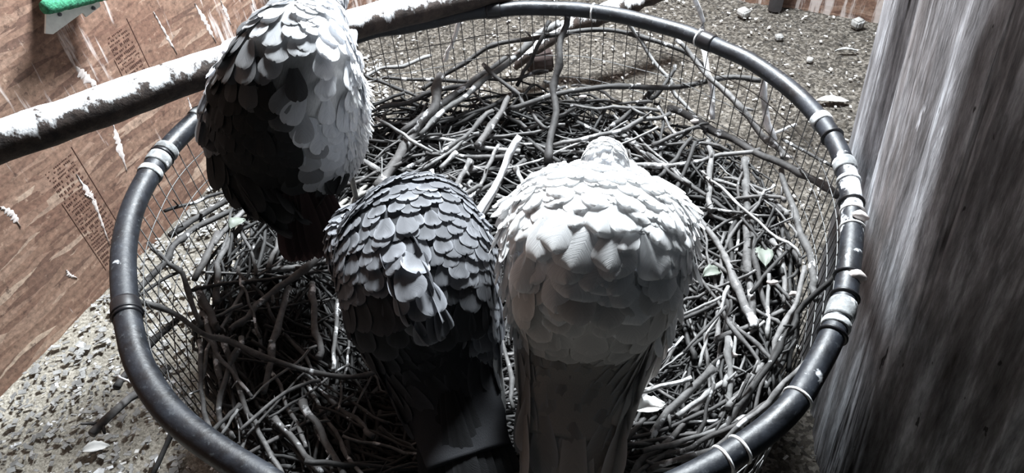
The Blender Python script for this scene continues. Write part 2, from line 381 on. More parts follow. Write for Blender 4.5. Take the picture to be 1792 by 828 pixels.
# ------------------------------------------------------------ perch logs
def log(name, pts, rads, mat, label, cat, seed=1, seg=18, n=60, knob=.10):
    r = random.Random(seed); b = MB(); P = [Vector(p) for p in pts]; Q = [crom(P, i/n) for i in range(n+1)]
    rr = [Vector((x, 0, 0)) for x in rads]; R_ = [crom(rr, i/n).x*(1+knob*noise.noise((i*.35, seed, 0))+.03*r.random()) for i in range(n+1)]
    b.tube(Q, R_, seg, wob=.06, rnd=r); return tag(b.build(name, mat, origin=P[0]), label, cat)
ZP = .06
log('perch_log', [at(-330, 366, ZP), at(-130, 292, ZP), at(0, 248, ZP), at(150, 197, ZP), at(300, 142, ZP), at(420, 103, ZP), at(620, 42, ZP-.01), at(720, 18, ZP-.02), at(860, -14, ZP-.03), at(1010, -50, ZP-.03), at(1230, -104, ZP-.03), at(1420, -150, ZP-.03)],
    [.034, .034, .033, .034, .032, .031, .029, .028, .026, .024, .024, .023], M['perch'], 'thick splattered perch log running behind the standing bird', 'perch log', 3)
log('fallen_log', [at(1180, -30, -.26), at(1110, 2, -.28), at(1040, 30, -.30), at(985, 52, -.34), at(930, 92, -.38), at(902, 118, -.43)], [.030, .030, .027, .022, .016, .010], M['perch'],
    'whitewashed log leaning down to the floor behind the back mesh', 'log', 8, knob=.2)
def block(name, px, py, sx, sy, sz, rot, mat, label, cat):
    p = at(px, py, -H+sz*.5); b = bmesh.new(); bmesh.ops.create_cube(b, size=1)
    bmesh.ops.scale(b, vec=(sx, sy, sz), verts=b.verts); bmesh.ops.bevel(b, geom=b.edges[:], offset=min(sx, sy, sz)*.12, segments=2, affect='EDGES')
    bmesh.ops.subdivide_edges(b, edges=b.edges[:], cuts=2, use_grid_fill=True)
    for v in b.verts: v.co += v.co*.10*noise.noise(v.co*30)
    me = bpy.data.meshes.new(name); b.to_mesh(me); b.free(); o = link(name, me, mat); o.location = (p.x, p.y, sz*.5); o.rotation_euler = (0, 0, rot); return tag(o, label, cat)
block('wood_block', 945, 104, .075, .05, .06, .2, M['brick'], 'dark red-brown block on the floor seen through the back mesh', 'block')
block('stone', 1501, 41, .032, .03, .028, .4, M['chip'], 'pale stone on the floor at the foot of the back board', 'stone')
for i, (x, y, s, l) in enumerate([(1363, 65, .022, 'small round white lump on the dark floor below the back board'), (1417, 105, .018, 'small white pebble on the floor below the round lump'), (1302, 22, .035, 'grey stone on the far floor left of the round lump')]):
    block('pebble', x, y, s, s*.9, s*.7, i, M['chip'], l, 'pebble')
def leafobj(name, px, py, z, L, W, ang, mat, label, cat, lift=.004):
    b = MB(); p = at(px, py, z); n = 14; d = Vector((math.cos(ang), math.sin(ang), 0)); s = Vector((-d.y, d.x, 0))
    for i in range(n+1):
        t = i/n; wd = W*math.sin(math.pi*min(1, t*.96+.02))**.8; c = p+d*(t-.5)*L+Vector((0, 0, lift+.006*math.sin(t*4)))
        for q in (-1, -.5, 0, .5, 1): b.v.append(c+s*wd*q*(1+.2*noise.noise((t*9, q, 2)))+Vector((0, 0, .006*abs(q)+.002*noise.noise((t*7, q*3, 1)))))
    for i in range(n):
        for k in range(4): a = i*5+k; b.f.append((a, a+1, a+6, a+5))
    o = b.build(name, mat, origin=p); m = o.modifiers.new('thickness', 'SOLIDIFY'); m.thickness = .0006; return tag(o, label, cat)
leafobj('dry_leaf', 1456, 180, -H, .09, .014, -.1, M['chip'], 'long pale dry leaf on the floor left of the trunk', 'leaf')
leafobj('dry_leaf', 1480, 92, -H, .07, .006, 0, M['chip'], 'thin pale strip lying on the far floor beside the trunk', 'leaf')
leafobj('dry_leaf', 128, 502, -H, .06, .01, .5, M['chip'], 'pale curled shaving on the floor at the foot of the left board', 'shaving')
leafobj('dry_leaf', 170, 788, -H, .05, .012, .2, M['tuft'], 'white feather scrap on the floor at the lower left', 'feather scrap')
# grey post in the far left corner, green turf perch on its bracket, pipe at the back board
def post(name, px, py, r, h, mat, label, cat, offwall=0.0):
    p = at(px, py, -H); b = MB(); n = 30; b.tube([Vector((p.x, p.y, h*i/n)) for i in range(n+1)], [r*(1+.08*noise.noise((i*.3, 0, px))) for i in range(n+1)], 20, wob=.06, rnd=random.Random(2))
    return tag(b.build(name, mat, origin=(p.x, p.y, 0)), label, cat)
pw = on_wall(522, 12, .05)
b = MB(); b.tube([Vector((pw.x, pw.y, .0+2.1*i/30)) for i in range(31)], [.036*(1+.12*noise.noise((i*.4, 1, 1))) for i in range(31)], 18, wob=.08, rnd=random.Random(4))
tag(b.build('corner_post', M['trunk'], origin=(pw.x, pw.y, 0)), 'thin grey wooden post against the left board above the standing bird', 'post')
pp = CORN+BD*1.27+BN*.03
b = MB(); b.tube([Vector((pp.x, pp.y, .0+1.8*i/10)) for i in range(11)], [.022]*11, 16)
tag(b.build('pipe', M['pipe'], origin=(pp.x, pp.y, 0)), 'grey round pipe standing against the back board', 'pipe')
br = empty('turf_perch', on_wall(130, 20, .0)); tag(br, 'green turf covered perch on a white bracket, fixed to the left board', 'perch'); n0 = WD.cross(Vector((0, 0, 1)))
b = MB(); pl = [on_wall(x, y, .045) for x, y in [(80, 59), (93, 60), (145, 22), (151, 30), (176, 11), (168, -22), (84, -14), (81, 27)]]
b.prism(pl, -n0*.004); b.prism([on_wall(x, y, .041) for x, y in [(168, -22), (84, -14), (84, -8), (168, -16)]], -n0*.041); b.build('bracket', M['white_pl'], br, False)
b = MB(); A = on_wall(76, 14, .062); B = on_wall(190, -14, .062); n = 24
b.tube([A+(B-A)*i/n for i in range(n+1)], [.011 if i in (0, n) else .0135*(1+.05*noise.noise((i, 0, 0))) for i in range(n+1)], 16, wob=.12, rnd=random.Random(6)); b.build('turf_roll', M['turf'], br)
for x, y in ((104, 25), (163, 14)):
    b = MB(); c = on_wall(x, y, .046); b.tube([c, c+n0*.003], [.0042, .0034], 12); b.build('screw', M['screw'], br)

# ------------------------------------------------------------ basket: hoop, mesh, joints
HP = [(349,207),(310,243),(279,278),(257,315),(237,352),(222,400),(217,445),(218,500),(224,560),(248,648),(305,731),(372,782),(434,821)]
HQ = [(616,65),(748,38),(843,20),(937,14),(1031,19),(1122,36),(1224,67),(1340,124),(1394,165),(1441,216),(1473,272),(1487,330),(1491,390),(1486,452),(1472,543),(1437,627),(1374,725),(1242,819)]
loop = [at(x, y, 0) for x, y in HP]
def pol(p): return math.atan2(p.y, p.x), math.hypot(p.x, p.y)
pts = sorted([pol(p) for p in loop+[at(x, y, 0) for x, y in HQ]] + [(math.radians(a), .558) for a in (-75, -84, -93, -102, -111)] + [(math.radians(137), .548)])
def hoop_r(th):
    th = (th+math.pi) % (2*math.pi)-math.pi; n = len(pts)
    # smooth weighted radius through the traced points
    s = w_ = 0
    for a, r in pts:
        d = (a-th+math.pi) % (2*math.pi)-math.pi; k = math.exp(-(d/.11)**2); s += k*r; w_ += k
    return s/w_
bk = empty('nest_basket', (0, 0, 0)); tag(bk, 'round wire mesh basket hung from a black hose hoop, full of sticks', 'basket')
N = 240; ring = []; rad = []
for i in range(N):
    t = 2*math.pi*i/N; r = hoop_r(t); ring.append(Vector((r*math.cos(t), r*math.sin(t), H)))
    rad.append(.0150+.0028*max(0, -math.cos(t))+.0012*max(0, -math.sin(t)))
b = MB(); b.tube(ring, rad, 20, closed=True); b.build('hoop', M['hose'], bk)
def ring_piece(name, th, length, r0, r1, mat, bulge=0.0, n=8):
    b = MB(); P = []; R_ = []
    R0 = hoop_r(th)
    for i in range(n+1):
        t = th+(i/n-.5)*length/R0; r = hoop_r(t); P.append(Vector((r*math.cos(t), r*math.sin(t), H)))
        base = .0150+.0028*max(0, -math.cos(t))+.0012*max(0, -math.sin(t))
        R_.append(base+r0+(r1-r0)*(i/n)+bulge*math.sin(math.pi*i/n))
    b.tube(P, R_, 20, wob=.02, rnd=random.Random(int(th*100))); return b.build(name, mat, bk)
def th_at(px, py): p = at(px, py, 0); return math.atan2(p.y, p.x)
for (x, y, L, mt) in [(350, 206, .018, 'tape'), (290, 265, .014, 'tape'), (276, 282, .022, 'tape'), (262, 304, .012, 'tape'), (1437, 212, .016, 'tape'), (1479, 292, .022, 'tape'), (1484, 318, .007, 'tape'),
                   (1470, 545, .03, 'tape'), (1463, 570, .010, 'tape')]:
    ring_piece('joint_tape', th_at(x, y), L, .0016, .0016, M[mt], .001)
for (x, y) in [(283, 274), (219, 552), (1456, 240), (1490, 356), (1482, 484), (1474, 520), (1462, 590)]:
    ring_piece('black_tie', th_at(x, y), .005, .002, .002, M['tie'], .0015)
for (x, y) in [(1038, 19), (1224, 66), (1386, 690), (1298, 790), (1265, 806), (1491, 372), (1489, 400)]:
    ring_piece('white_tie', th_at(x, y), .0035, .0012, .0012, M['tie_w'], .001)
for (x, y) in [(863, 16), (1232, 76), (228, 542)]:
    ring_piece('hose_coupling', th_at(x, y), .03, .0015, .0015, M['tie'], .0006)
# wire mesh: close uprights and rounds every 5 cm, welded
b = MB(); NW = 134; W_ = .0010
def mesh_pt(t, z): r = hoop_r(t)-.005-.05*(-z); return Vector((r*math.cos(t), r*math.sin(t), H+z))
for i in range(NW):
    t = 2*math.pi*i/NW; j = rng.uniform(-.003, .003)
    b.tube([mesh_pt(t+j*math.sin(q), -.485*q/6) for q in range(7)], [W_]*7, 5)
for z in (-.052, -.104, -.156, -.208, -.26, -.312, -.364, -.416, -.468):
    P = [mesh_pt(2*math.pi*i/160, z+.0015*math.sin(i*.7)) for i in range(160)]; b.tube(P, [W_*.95]*160, 5, closed=True)
b.build('wire_mesh', M['wire'], bk)

for nm, px_, py_, zz, sz in (('upper', 1508, 372, .02, .010), ('lower', 1502, 478, .015, .014)):
    p = at(px_, py_, zz); b = MB(); r = random.Random(px_)
    b.tube([p+Vector((-.012+.008*k, .003*r.uniform(-1, 1), -.004*k)) for k in range(4)], [sz*.3, sz*.7, sz*.6, sz*.25], 10, wob=.4, rnd=r)
    tag(b.build('dropping', M['drop'], origin=p), f'white dropping crusted between hoop and trunk, {nm} one', 'dropping')
# ------------------------------------------------------------ nest
def lin_noise(x, y, s): return noise.noise((x*s, y*s, 7.7))
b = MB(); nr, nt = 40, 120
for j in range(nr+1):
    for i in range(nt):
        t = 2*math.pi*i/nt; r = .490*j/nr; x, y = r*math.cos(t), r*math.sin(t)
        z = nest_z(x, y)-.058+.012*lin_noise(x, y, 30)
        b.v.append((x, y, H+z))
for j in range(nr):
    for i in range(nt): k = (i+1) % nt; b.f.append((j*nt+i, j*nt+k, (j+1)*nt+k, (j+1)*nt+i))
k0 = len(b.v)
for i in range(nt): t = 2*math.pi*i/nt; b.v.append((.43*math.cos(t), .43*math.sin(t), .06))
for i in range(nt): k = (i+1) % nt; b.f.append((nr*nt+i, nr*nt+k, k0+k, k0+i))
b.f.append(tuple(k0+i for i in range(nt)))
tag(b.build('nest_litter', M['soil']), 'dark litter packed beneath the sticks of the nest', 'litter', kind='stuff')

def stick_mb(b, P, r0, r1, rnd, seg=7, knots=True, n=None):
    P = [Vector(p) for p in P]; L = sum((P[i+1]-P[i]).length for i in range(len(P)-1)); n = n or max(6, int(L/.018)); Q = []; R_ = []
    k = rnd.uniform(0, 99); amp = min(.012, L*.042)
    for i in range(n+1):
        t = i/n; p = crom(P, t) if len(P) > 2 else P[0].lerp(P[1], t)
        p = p + Vector((noise.noise((k, t*5, 0)), noise.noise((k, 3, t*5)), .6*noise.noise((t*5, k, 9))))*amp
        r = (r0+(r1-r0)*t)*(1+.12*noise.noise((k+t*12, 1, 1)))
        if knots and rnd.random() < .2: r *= 1.3
        Q.append(p); R_.append(r)
    b.tube(Q, R_, seg, wob=.12, rnd=rnd)
    if knots and L > .08:
        for q in range(rnd.choice([0, 1, 1, 2])):
            i = rnd.randrange(1, n); d = (Q[i]-Q[i-1]).normalized(); s = Vector((rnd.uniform(-1, 1), rnd.uniform(-1, 1), rnd.uniform(-.2, .8))); s = (s-d*s.dot(d)).normalized()
            e = Q[i]+(d*.8+s)*rnd.uniform(.006, .022); b.tube([Q[i], (Q[i]+e)/2+s*.001, e], [R_[i]*.55, R_[i]*.45, R_[i]*.3], 6, rnd=rnd)
    return Q
def px_r(p, wpx): return .5*wpx*((p-CP).dot(FW))/FPX
TR = []
def S(label, mat, wd, *pts, w2=None): TR.append((label, mat, wd, w2, pts))
D, G, P_, B_, W = 'bark_dark', 'bark', 'bark_pale', 'bark_brown', 'bark_white'
# points are (column, row) lying on the nest, or (column, row, height over the hoop)
S('straight dark upright stick from the back hoop down to the nest centre', D, 11, (990, 22, -.012), (979, 95, -.07), (969, 185, -.15), (962, 280, -.2), w2=13)
S('thin dark stick leaning left from just under the back hoop', D, 7, (962, 38, -.04), (934, 95, -.10), (905, 150, -.165))
S('long dark arching branch crossing in front of the back mesh', D, 8, (1232, 122, -.12), (1190, 88, -.08), (1100, 60, -.06), (1031, 56, -.06), (968, 62, -.07), (905, 70, -.09), (849, 86, -.11), (811, 110, -.14), (780, 132, -.16), (742, 154, -.18))
S('thin dark twig sloping down right from behind the standing bird', D, 6, (632, 129, -.13), (667, 144, -.14), (751, 176, -.165))
S('pale forked twig outside the mesh right of the standing bird', P_, 6, (632, 146, -.17), (657, 122, -.16), (701, 116, -.16), (755, 97, -.16))
S('short white stick hanging below the back hoop, left of the upright stick', W, 8, (805, 35, -.02), (792, 75, -.09), (777, 107, -.14), w2=6)
S('dark twig crossing the nest back from left down to the upright stick', D, 7, (843, 110, -.11), (899, 160, -.14), (921, 188, -.16), (959, 226, -.18))
S('long pale whitewashed stick running from the fallen log down left', P_, 14, (975, 40, -.10), (736, 232, -.165), w2=7)
S('straight brown stick parallel to the long pale one, nearer the bird', G, 9, (890, 98, -.125), (704, 229, -.165), w2=10)
S('thick rough reddish branch sloping down towards the grey bird', B_, 15, (773, 130, -.12), (758, 185, -.14), (730, 226, -.17), (698, 270, -.185), (661, 332, -.21), w2=19)
S('thin pale twig crossing the rough reddish branch', P_, 6, (658, 207, -.145), (755, 266, -.17))
S('thin level twig along the back rim behind the reddish branch', D, 6, (667, 136, -.145), (808, 142, -.15), (887, 138, -.15), (959, 125, -.14))
S('thick dark stick sloping down left from the crossing of the back twigs', B_, 10, (893, 163, -.15), (871, 207, -.17), (832, 255, -.19), w2=13)
S('curved twig running down left beside the thick dark stick', G, 8, (862, 194, -.165), (824, 229, -.175), (777, 263, -.19), (736, 282, -.2), (702, 301, -.205))
S('pale winding twig below the curved one', P_, 6, (840, 235, -.18), (796, 254, -.185), (745, 295, -.2), (686, 310, -.2), (626, 313, -.2))
S('bright peeled stick standing out between the grey bird and the white bird', W, 9, (906, 240, -.13), (884, 295, -.17), (846, 356, -.2), (832, 385, -.215), w2=17)
S('slim stick left of the bright peeled one', G, 7, (871, 254, -.18), (852, 295, -.2), (834, 339, -.22))
S('stout short grey stick above the grey bird', G, 9, (824, 280, -.19), (790, 339, -.215))
S('short pale stub above the stout grey stick', P_, 8, (799, 266, -.185), (771, 295, -.2))
S('pale stub pointing at the white bird left shoulder', P_, 9, (903, 295, -.19), (921, 335, -.2))
S('small pale stub just above the grey bird back', P_, 7, (755, 298, -.195), (768, 329, -.21))
S('long dark level stick ending under the right of the back hoop', D, 10, (895, 192, -.16), (960, 171, -.14), (1023, 156, -.13), (1086, 149, -.12), (1180, 147, -.11), (1274, 138, -.095), (1332, 141, -.085), w2=9)
S('pale crooked twig leaning right from the back hoop', P_, 7, (1094, 40, -.035), (1128, 81, -.08), (1167, 135, -.13), (1182, 162, -.15), (1222, 208, -.17))
S('dark forked twig standing over the back right of the nest', D, 6, (1180, 112, -.10), (1161, 156, -.13), (1117, 191, -.155), (1060, 232, -.18), w2=9)
S('short dark prong alongside the forked twig', D, 8, (1150, 152, -.13), (1101, 198, -.155), (1070, 222, -.17))
S('curved twig sweeping left above the white bird head', G, 8, (970, 254, -.18), (1054, 237, -.165), (1117, 216, -.155), (1173, 197, -.145))
S('thick knotty branch along the right back rim', B_, 13, (1165, 190, -.15), (1217, 208, -.15), (1274, 240, -.145), (1340, 272, -.13), (1400, 303, -.115), (1465, 343, -.10), w2=13)
S('twig reaching right from behind the white bird head to the knotty branch', G, 8, (1100, 290, -.175), (1180, 288, -.165), (1236, 277, -.155), (1325, 260, -.13))
S('thick smooth stick lying just right of the white bird head', G, 11, (1092, 238, -.19), (1142, 285, -.2))
S('long stick slanting down right from under the hoop to the knotty branch', G, 8, (1184, 69, -.04), (1231, 123, -.075), (1285, 177, -.10), (1340, 239, -.125), (1372, 279, -.14), w2=12)
S('white topped upright stick poking out above the back hoop', W, 9, (1219, -12, .04), (1227, 47, -.035), (1235, 101, -.06), (1241, 150, -.10), (1247, 206, -.15))
S('white splattered upright stick under the right of the back hoop', W, 10, (1336, 141, -.03), (1340, 199, -.08), (1354, 246, -.115), w2=14)
S('tiny white twig beside the splattered upright stick', W, 5, (1354, 234, -.12), (1394, 217, -.10))
S('dark twig outside the mesh near the right of the hoop', D, 6, (1369, 243, -.13), (1459, 293, -.10))
S('tall straight pale brown stick at the right of the nest', G, 12, (1305, 278, -.14), (1308, 390, -.155), (1315, 560, -.17), w2=14)
S('long smooth grey stick curving down inside the right mesh', G, 10, (1367, 300, -.14), (1402, 404, -.14), (1423, 480, -.145), (1430, 520, -.15), w2=14)
S('long stick from the white bird right shoulder thickening to a knot', G, 6, (1200, 348, -.17), (1263, 438, -.165), (1291, 508, -.165), (1319, 575, -.17), w2=18)
S('dark purplish stick leaning to the right hoop', D, 10, (1472, 462, -.04), (1402, 550, -.11), (1360, 613, -.13), (1290, 740, -.17), w2=12)
S('thin straight pale twig across the top of the tall brown stick', P_, 5, (1228, 299, -.15), (1298, 362, -.14), (1402, 449, -.13))
S('thin level twig right of the white bird shoulder', G, 5, (1214, 362, -.15), (1347, 379, -.14))
S('dark thin upright stick right of the tall brown one', D, 9, (1315, 376, -.15), (1325, 460, -.155), (1342, 548, -.165))
S('bent grey stick between the dark upright and the inner mesh', G, 9, (1352, 420, -.155), (1370, 460, -.155), (1371, 529, -.165))
S('grey stick running down beside the purplish one', G, 9, (1409, 470, -.14), (1392, 530, -.145), (1367, 575, -.15), (1350, 640, -.165))
S('pale thin stick curving down left at the nest right', P_, 6, (1277, 501, -.15), (1242, 585, -.16), (1221, 641, -.17))
S('thin twig sloping up right beside the white bird, upper of two', P_, 5, (1195, 552, -.15), (1263, 519, -.145))
S('thin twig sloping up right beside the white bird, lower of two', G, 5, (1198, 615, -.155), (1270, 536, -.145))
S('smooth pale stick lying level beside the white bird tail', P_, 8, (1103, 692, -.17), (1210, 663, -.155))
S('thick grey stick sloping down left beside the white bird tail', G, 14, (1249, 644, -.16), (1196, 694, -.17), (1150, 746, -.18), (1136, 775, -.185))
S('blunt cut stick lying below the thick grey one', P_, 9, (1265, 669, -.165), (1185, 729, -.175))
S('upright pale stick low at the nest right', P_, 11, (1274, 590, -.155), (1276, 640, -.16), (1277, 716, -.17))
S('long grey stick following the hoop at lower right', G, 10, (1420, 618, -.06), (1375, 674, -.08), (1320, 721, -.10), (1265, 765, -.12), (1210, 793, -.135), (1128, 822, -.15))
S('brown stick just inside the long one at lower right', B_, 10, (1375, 685, -.10), (1279, 746, -.14), (1196, 790, -.15), (1095, 808, -.16))
S('dark stick sloping to the lower right hoop', D, 11, (1366, 600, -.14), (1334, 655, -.145), (1293, 716, -.155), (1262, 762, -.165))
S('thin dark forked twig low right', D, 6, (1312, 655, -.13), (1290, 702, -.15))
S('slim dark stick upright in front of the lower right sticks', D, 7, (1249, 672, -.13), (1232, 735, -.15), (1216, 778, -.16))
S('bright thin twig sloping down beside the white bird wing', W, 5, (1178, 560, -.15), (1140, 640, -.16), (1111, 694, -.17))
S('second bright thin twig beside the white bird tail', W, 4, (1195, 590, -.155), (1150, 635, -.165), (1120, 690, -.17))
S('fine twig crossing the two bright ones', P_, 3, (1195, 617, -.14), (1138, 662, -.15))
S('long smooth dark stick from the left hoop right across the nest', G, 10, (240, 524, -.07), (296, 549, -.10), (356, 580, -.12), (406, 593, -.135), (469, 620, -.15), (523, 641, -.165), (605, 655, -.18), (655, 650, -.19), w2=8)
S('knobbly stick bending down just inside the left mesh', G, 8, (259, 426, -.09), (290, 455, -.105), (318, 480, -.12), (331, 517, -.13), (352, 570, -.14), w2=9)
S('thin black twig poking left through the mesh below the standing bird', D, 6, (420, 329, -.15), (342, 352, -.12), (289, 369, -.10))
S('thick black stick end lying at the upper left of the nest', D, 11, (438, 331, -.16), (389, 355, -.145), (298, 411, -.12), w2=11)
S('long dark stick running down left to the left mesh', D, 10, (450, 345, -.16), (342, 403, -.13), (297, 445, -.115), (236, 516, -.09), w2=12)
S('thin dark stick meeting the left hoop', D, 6, (318, 470, -.13), (300, 482, -.12), (233, 524, -.09))
S('broken stick poking out under the left hoop, upper one', D, 11, (310, 560, -.17), (268, 600, -.16), (200, 678, -.14), w2=12)
S('thick broken stick poking out under the left hoop over the floor', B_, 12, (300, 640, -.15), (248, 682, -.13), (163, 756, -.10), w2=15)
S('thin dark stick hanging down below the lower left hoop', D, 9, (322, 715, -.18), (303, 755, -.19), (268, 832, -.2))
S('short white twig on the thick broken stick', W, 4, (206, 658, -.09), (242, 677, -.09))
S('thin knotty twig below the standing bird tail', G, 6, (415, 385, -.16), (437, 434, -.165), (450, 483, -.17))
S('thick brown stick sloping down left from the standing bird', B_, 13, (570, 440, -.18), (486, 504, -.175), (442, 542, -.165), (404, 580, -.155), w2=10)
S('flat grey stick upright in the left half of the nest', G, 11, (507, 504, -.19), (480, 596, -.185), (462, 688, -.18))
S('smooth grey stick upright left of the grey bird wing', G, 11, (545, 494, -.2), (550, 558, -.195), (561, 628, -.19))
S('thin ringed stick upright beside the grey bird left wing', P_, 8, (591, 526, -.2), (583, 648, -.19))
S('forked twig sloping up right in the lower left of the nest', G, 7, (421, 753, -.14), (469, 710, -.15), (513, 678, -.16), (561, 667, -.17))
S('long grey stick running down to the bottom left of the nest', G, 9, (388, 595, -.155), (426, 705, -.16), (448, 753, -.165), (488, 830, -.17))
S('knobbly ringed stick at the bottom of the nest', G, 11, (480, 732, -.165), (513, 769, -.165), (563, 830, -.17))
S('thick rough stick inside the left mesh', B_, 13, (345, 504, -.145), (383, 580, -.155))
S('thin bent twig below the long smooth stick', G, 6, (350, 580, -.14), (388, 629, -.145), (442, 694, -.155))
S('grey stick upright against the lower left mesh', G, 8, (348, 596, -.14), (353, 694, -.14), (368, 756, -.145))
S('dark stick sloping down left by the lower left hoop', D, 8, (421, 708, -.14), (367, 759, -.13))
S('pale short twig beside the lower left hoop', P_, 5, (416, 716, -.13), (388, 762, -.13))
S('thick rough stick upright at the upper left, outer of two', B_, 11, (382, 410, -.15), (340, 490, -.145))
S('thick rough stick upright at the upper left, inner of two', G, 10, (420, 400, -.165), (383, 461, -.16), (378, 530, -.155))
S('short stick leaning below the standing bird tail', G, 8, (497, 396, -.17), (469, 472, -.175))
S('thin crooked twig hanging over the left of the nest', G, 5, (421, 483, -.155), (442, 548, -.155), (454, 594, -.155))
S('knobbly twig running between the two lower birds', G, 8, (868, 560, -.15), (878, 600, -.155), (892, 650, -.16), (898, 715, -.165))
tr_lines = []
for i, (label, mat, wd, w2, pp_) in enumerate(TR):
    r = random.Random(100+i); P = []
    for q in pp_:
        if len(q) == 3:
            p = at(*q)
            fl_ = nest_z(p.x, p.y)+.008
            if math.hypot(p.x, p.y) < .5 and p.z-H < fl_: p = on_nest(q[0], q[1], .010)
        else: p = on_nest(q[0], q[1], .02)
        P.append(p)
    b = MB(); stick_mb(b, P, px_r(P[0], wd), px_r(P[-1], w2 or wd), r, 9)
    tag(b.build('stick', M[mat], origin=P[0]), label, 'stick')
    tr_lines.append((P[0], P[-1]))
# woven individual twigs: sector by sector
def woven(r, th, rr, long=True):
    x, y = rr*math.cos(th), rr*math.sin(th); tang = th+math.pi/2
    a = tang + r.gauss(0, .55) if r.random() < .72 else r.uniform(0, math.pi)
    L = r.uniform(.10, .30) if long else r.uniform(.04, .12); d = Vector((math.cos(a), math.sin(a), 0)); c = Vector((x, y, 0)); P = []
    for t in (-.5, -.2, .2, .5):
        p = c+d*L*t; q = p.length
        lim = .505
        if q > lim: p = p*(lim/q)
        P.append(p)
    up = r.uniform(.004, .028); tilt = r.uniform(-.02, .02)
    return [Vector((p.x, p.y, H+nest_z(p.x, p.y)+up+tilt*k)) for k, p in zip((-1, -.3, .3, 1), P)]
sectors = [('at the back left', 88, 135), ('at the back right', 40, 88),
           ('at the trunk side', -35, 40), ('at the lower right', -85, -35),
           ('in front of the grey bird', -130, -85), ('on the left side', -215, -130)]
cnt = [32, 36, 62, 32, 18, 40]
for (lab, a0, a1), n_ in zip(sectors, cnt):
    for k in range(n_):
        r = random.Random(hash((a0, k)) % 99991 if False else (a0+400)*97+k)
        th = math.radians(r.uniform(a0, a1)); rr = .49*math.sqrt(r.uniform(.12, 1)); P = woven(r, th, rr); b = MB()
        r0 = r.choice([r.uniform(.0022, .0036), r.uniform(.0028, .0058)]); stick_mb(b, P, r0, r0*r.uniform(.5, .95), r, 7)
        mt = r.choice([G, G, G, D, D, G, P_, B_]); c_ = P[1].lerp(P[2], .5); L = (P[3]-P[0]).length
        hue = {G: 'grey', D: 'dark', P_: 'pale', B_: 'brown'}[mt]; sz = ('short ' if L < .15 else 'long ' if L > .23 else '')+('thin' if r0 < .0037 else 'stout' if r0 > .0048 else 'slim')
        where = ('by the mesh ' if math.hypot(c_.x, c_.y) > .40 else 'in the hollow ' if math.hypot(c_.x, c_.y) < .26 else '')+lab
        da = abs(math.sin(math.atan2(P[3].y-P[0].y, P[3].x-P[0].x)-th)); dr = 'following the hoop' if da > .9 else 'pointing inwards' if da < .5 else 'slanting'
        tag(b.build('twig', M[mt], origin=P[0]), f'{sz} {hue} twig {dr} {where}', 'twig', 'twigs '+lab)
seen = {}
for o in [q for q in C.objects if q.name.startswith('twig')]: seen.setdefault(o['label'], []).append(o)
for lab, os_ in seen.items():
    if len(os_) > 1:
        os_.sort(key=lambda q: q.location.y); m_ = len(os_)
        for k, o in enumerate(os_):
            wd_ = 'nearest' if k == 0 else 'farthest' if k == m_-1 else 'middle'
            if m_ <= 3: o['label'] = wd_+' '+(lab if len(lab.split()) < 16 else lab.replace('stout ', '').replace('slanting ', ''))
# the rest of the twigs, far more than one could count
b = MB()
for k in range(1700):
    r = random.Random(7000+k); th = r.uniform(0, 2*math.pi); rr = .505*math.sqrt(r.uniform(0, 1)); P = woven(r, th, rr, r.random() < .75)
    dz = r.uniform(-.052, -.012); P = [p+Vector((0, 0, dz)) for p in P]; r0 = r.uniform(.0014, .0042); stick_mb(b, P, r0, r0*.7, r, 6, r.random() < .5, 7)
for k in range(420):                       # standing along the inside of the mesh, under the rim
    r = random.Random(17000+k); th = r.uniform(0, 2*math.pi); z = r.uniform(-.46, -.2); q = hoop_r(th)-.03-.05*-z-r.uniform(0, .03); a = r.uniform(.1, .5)*r.choice([-1, 1]); s = r.uniform(-.05, .05)
    P = [Vector((q*math.cos(th+a*t)*(1-.02*abs(t)), q*math.sin(th+a*t)*(1-.02*abs(t)), H+z+s*t)) for t in (-.5, 0, .5)]; r0 = r.uniform(.002, .0045)
    stick_mb(b, P, r0, r0*.8, r, 6, False, 7)
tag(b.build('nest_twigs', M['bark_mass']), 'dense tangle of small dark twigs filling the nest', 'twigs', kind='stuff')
def leaf_on(px, py, L, W_, ang, mat, label, cat): p = on_nest(px, py, .018); leafobj('leaf' if 'leaf' in cat else 'feather', px, py, p.z-H, L, W_, ang, mat, label, cat, .003)
leaf_on(1246, 482, .04, .012, .4, M['leaf'], 'grey-green leaf among the sticks right of the white bird', 'leaf')
leaf_on(1136, 716, .05, .014, .2, M['tuft'], 'fluffy white feather among sticks beside the white bird tail', 'feather')
leaf_on(418, 396, .035, .014, 1.0, M['leaf'], 'grey leaf under the standing bird tail', 'leaf')
leaf_on(1335, 452, .05, .014, 1.4, M['leaf'], 'narrow grey leaf between sticks at the nest right', 'leaf')
for i, (x, y, wh) in enumerate([(1215, 212, 'above the knotty branch'), (1301, 735, 'near the lower right hoop'), (1390, 515, 'beside the purplish stick'), (1352, 495, 'right of the tall brown stick'), (1280, 622, 'on the low upright pale stick'), (1020, 170, 'behind the white bird head')]):
    p = on_nest(x, y, .03); b = MB(); r = random.Random(i+40); s = .008
    b.tube([p+Vector((s*(t-.5)*2, s*(t-.5)*r.uniform(-1, 1), .002*t)) for t in (0, .3, .6, 1)], [.002, .004, .0045, .002], 8, wob=.3, rnd=r)
    tag(b.build('dropping', M['drop'], origin=p), 'small white dropping crusted on the sticks '+wh, 'dropping', 'droppings on the nest sticks')
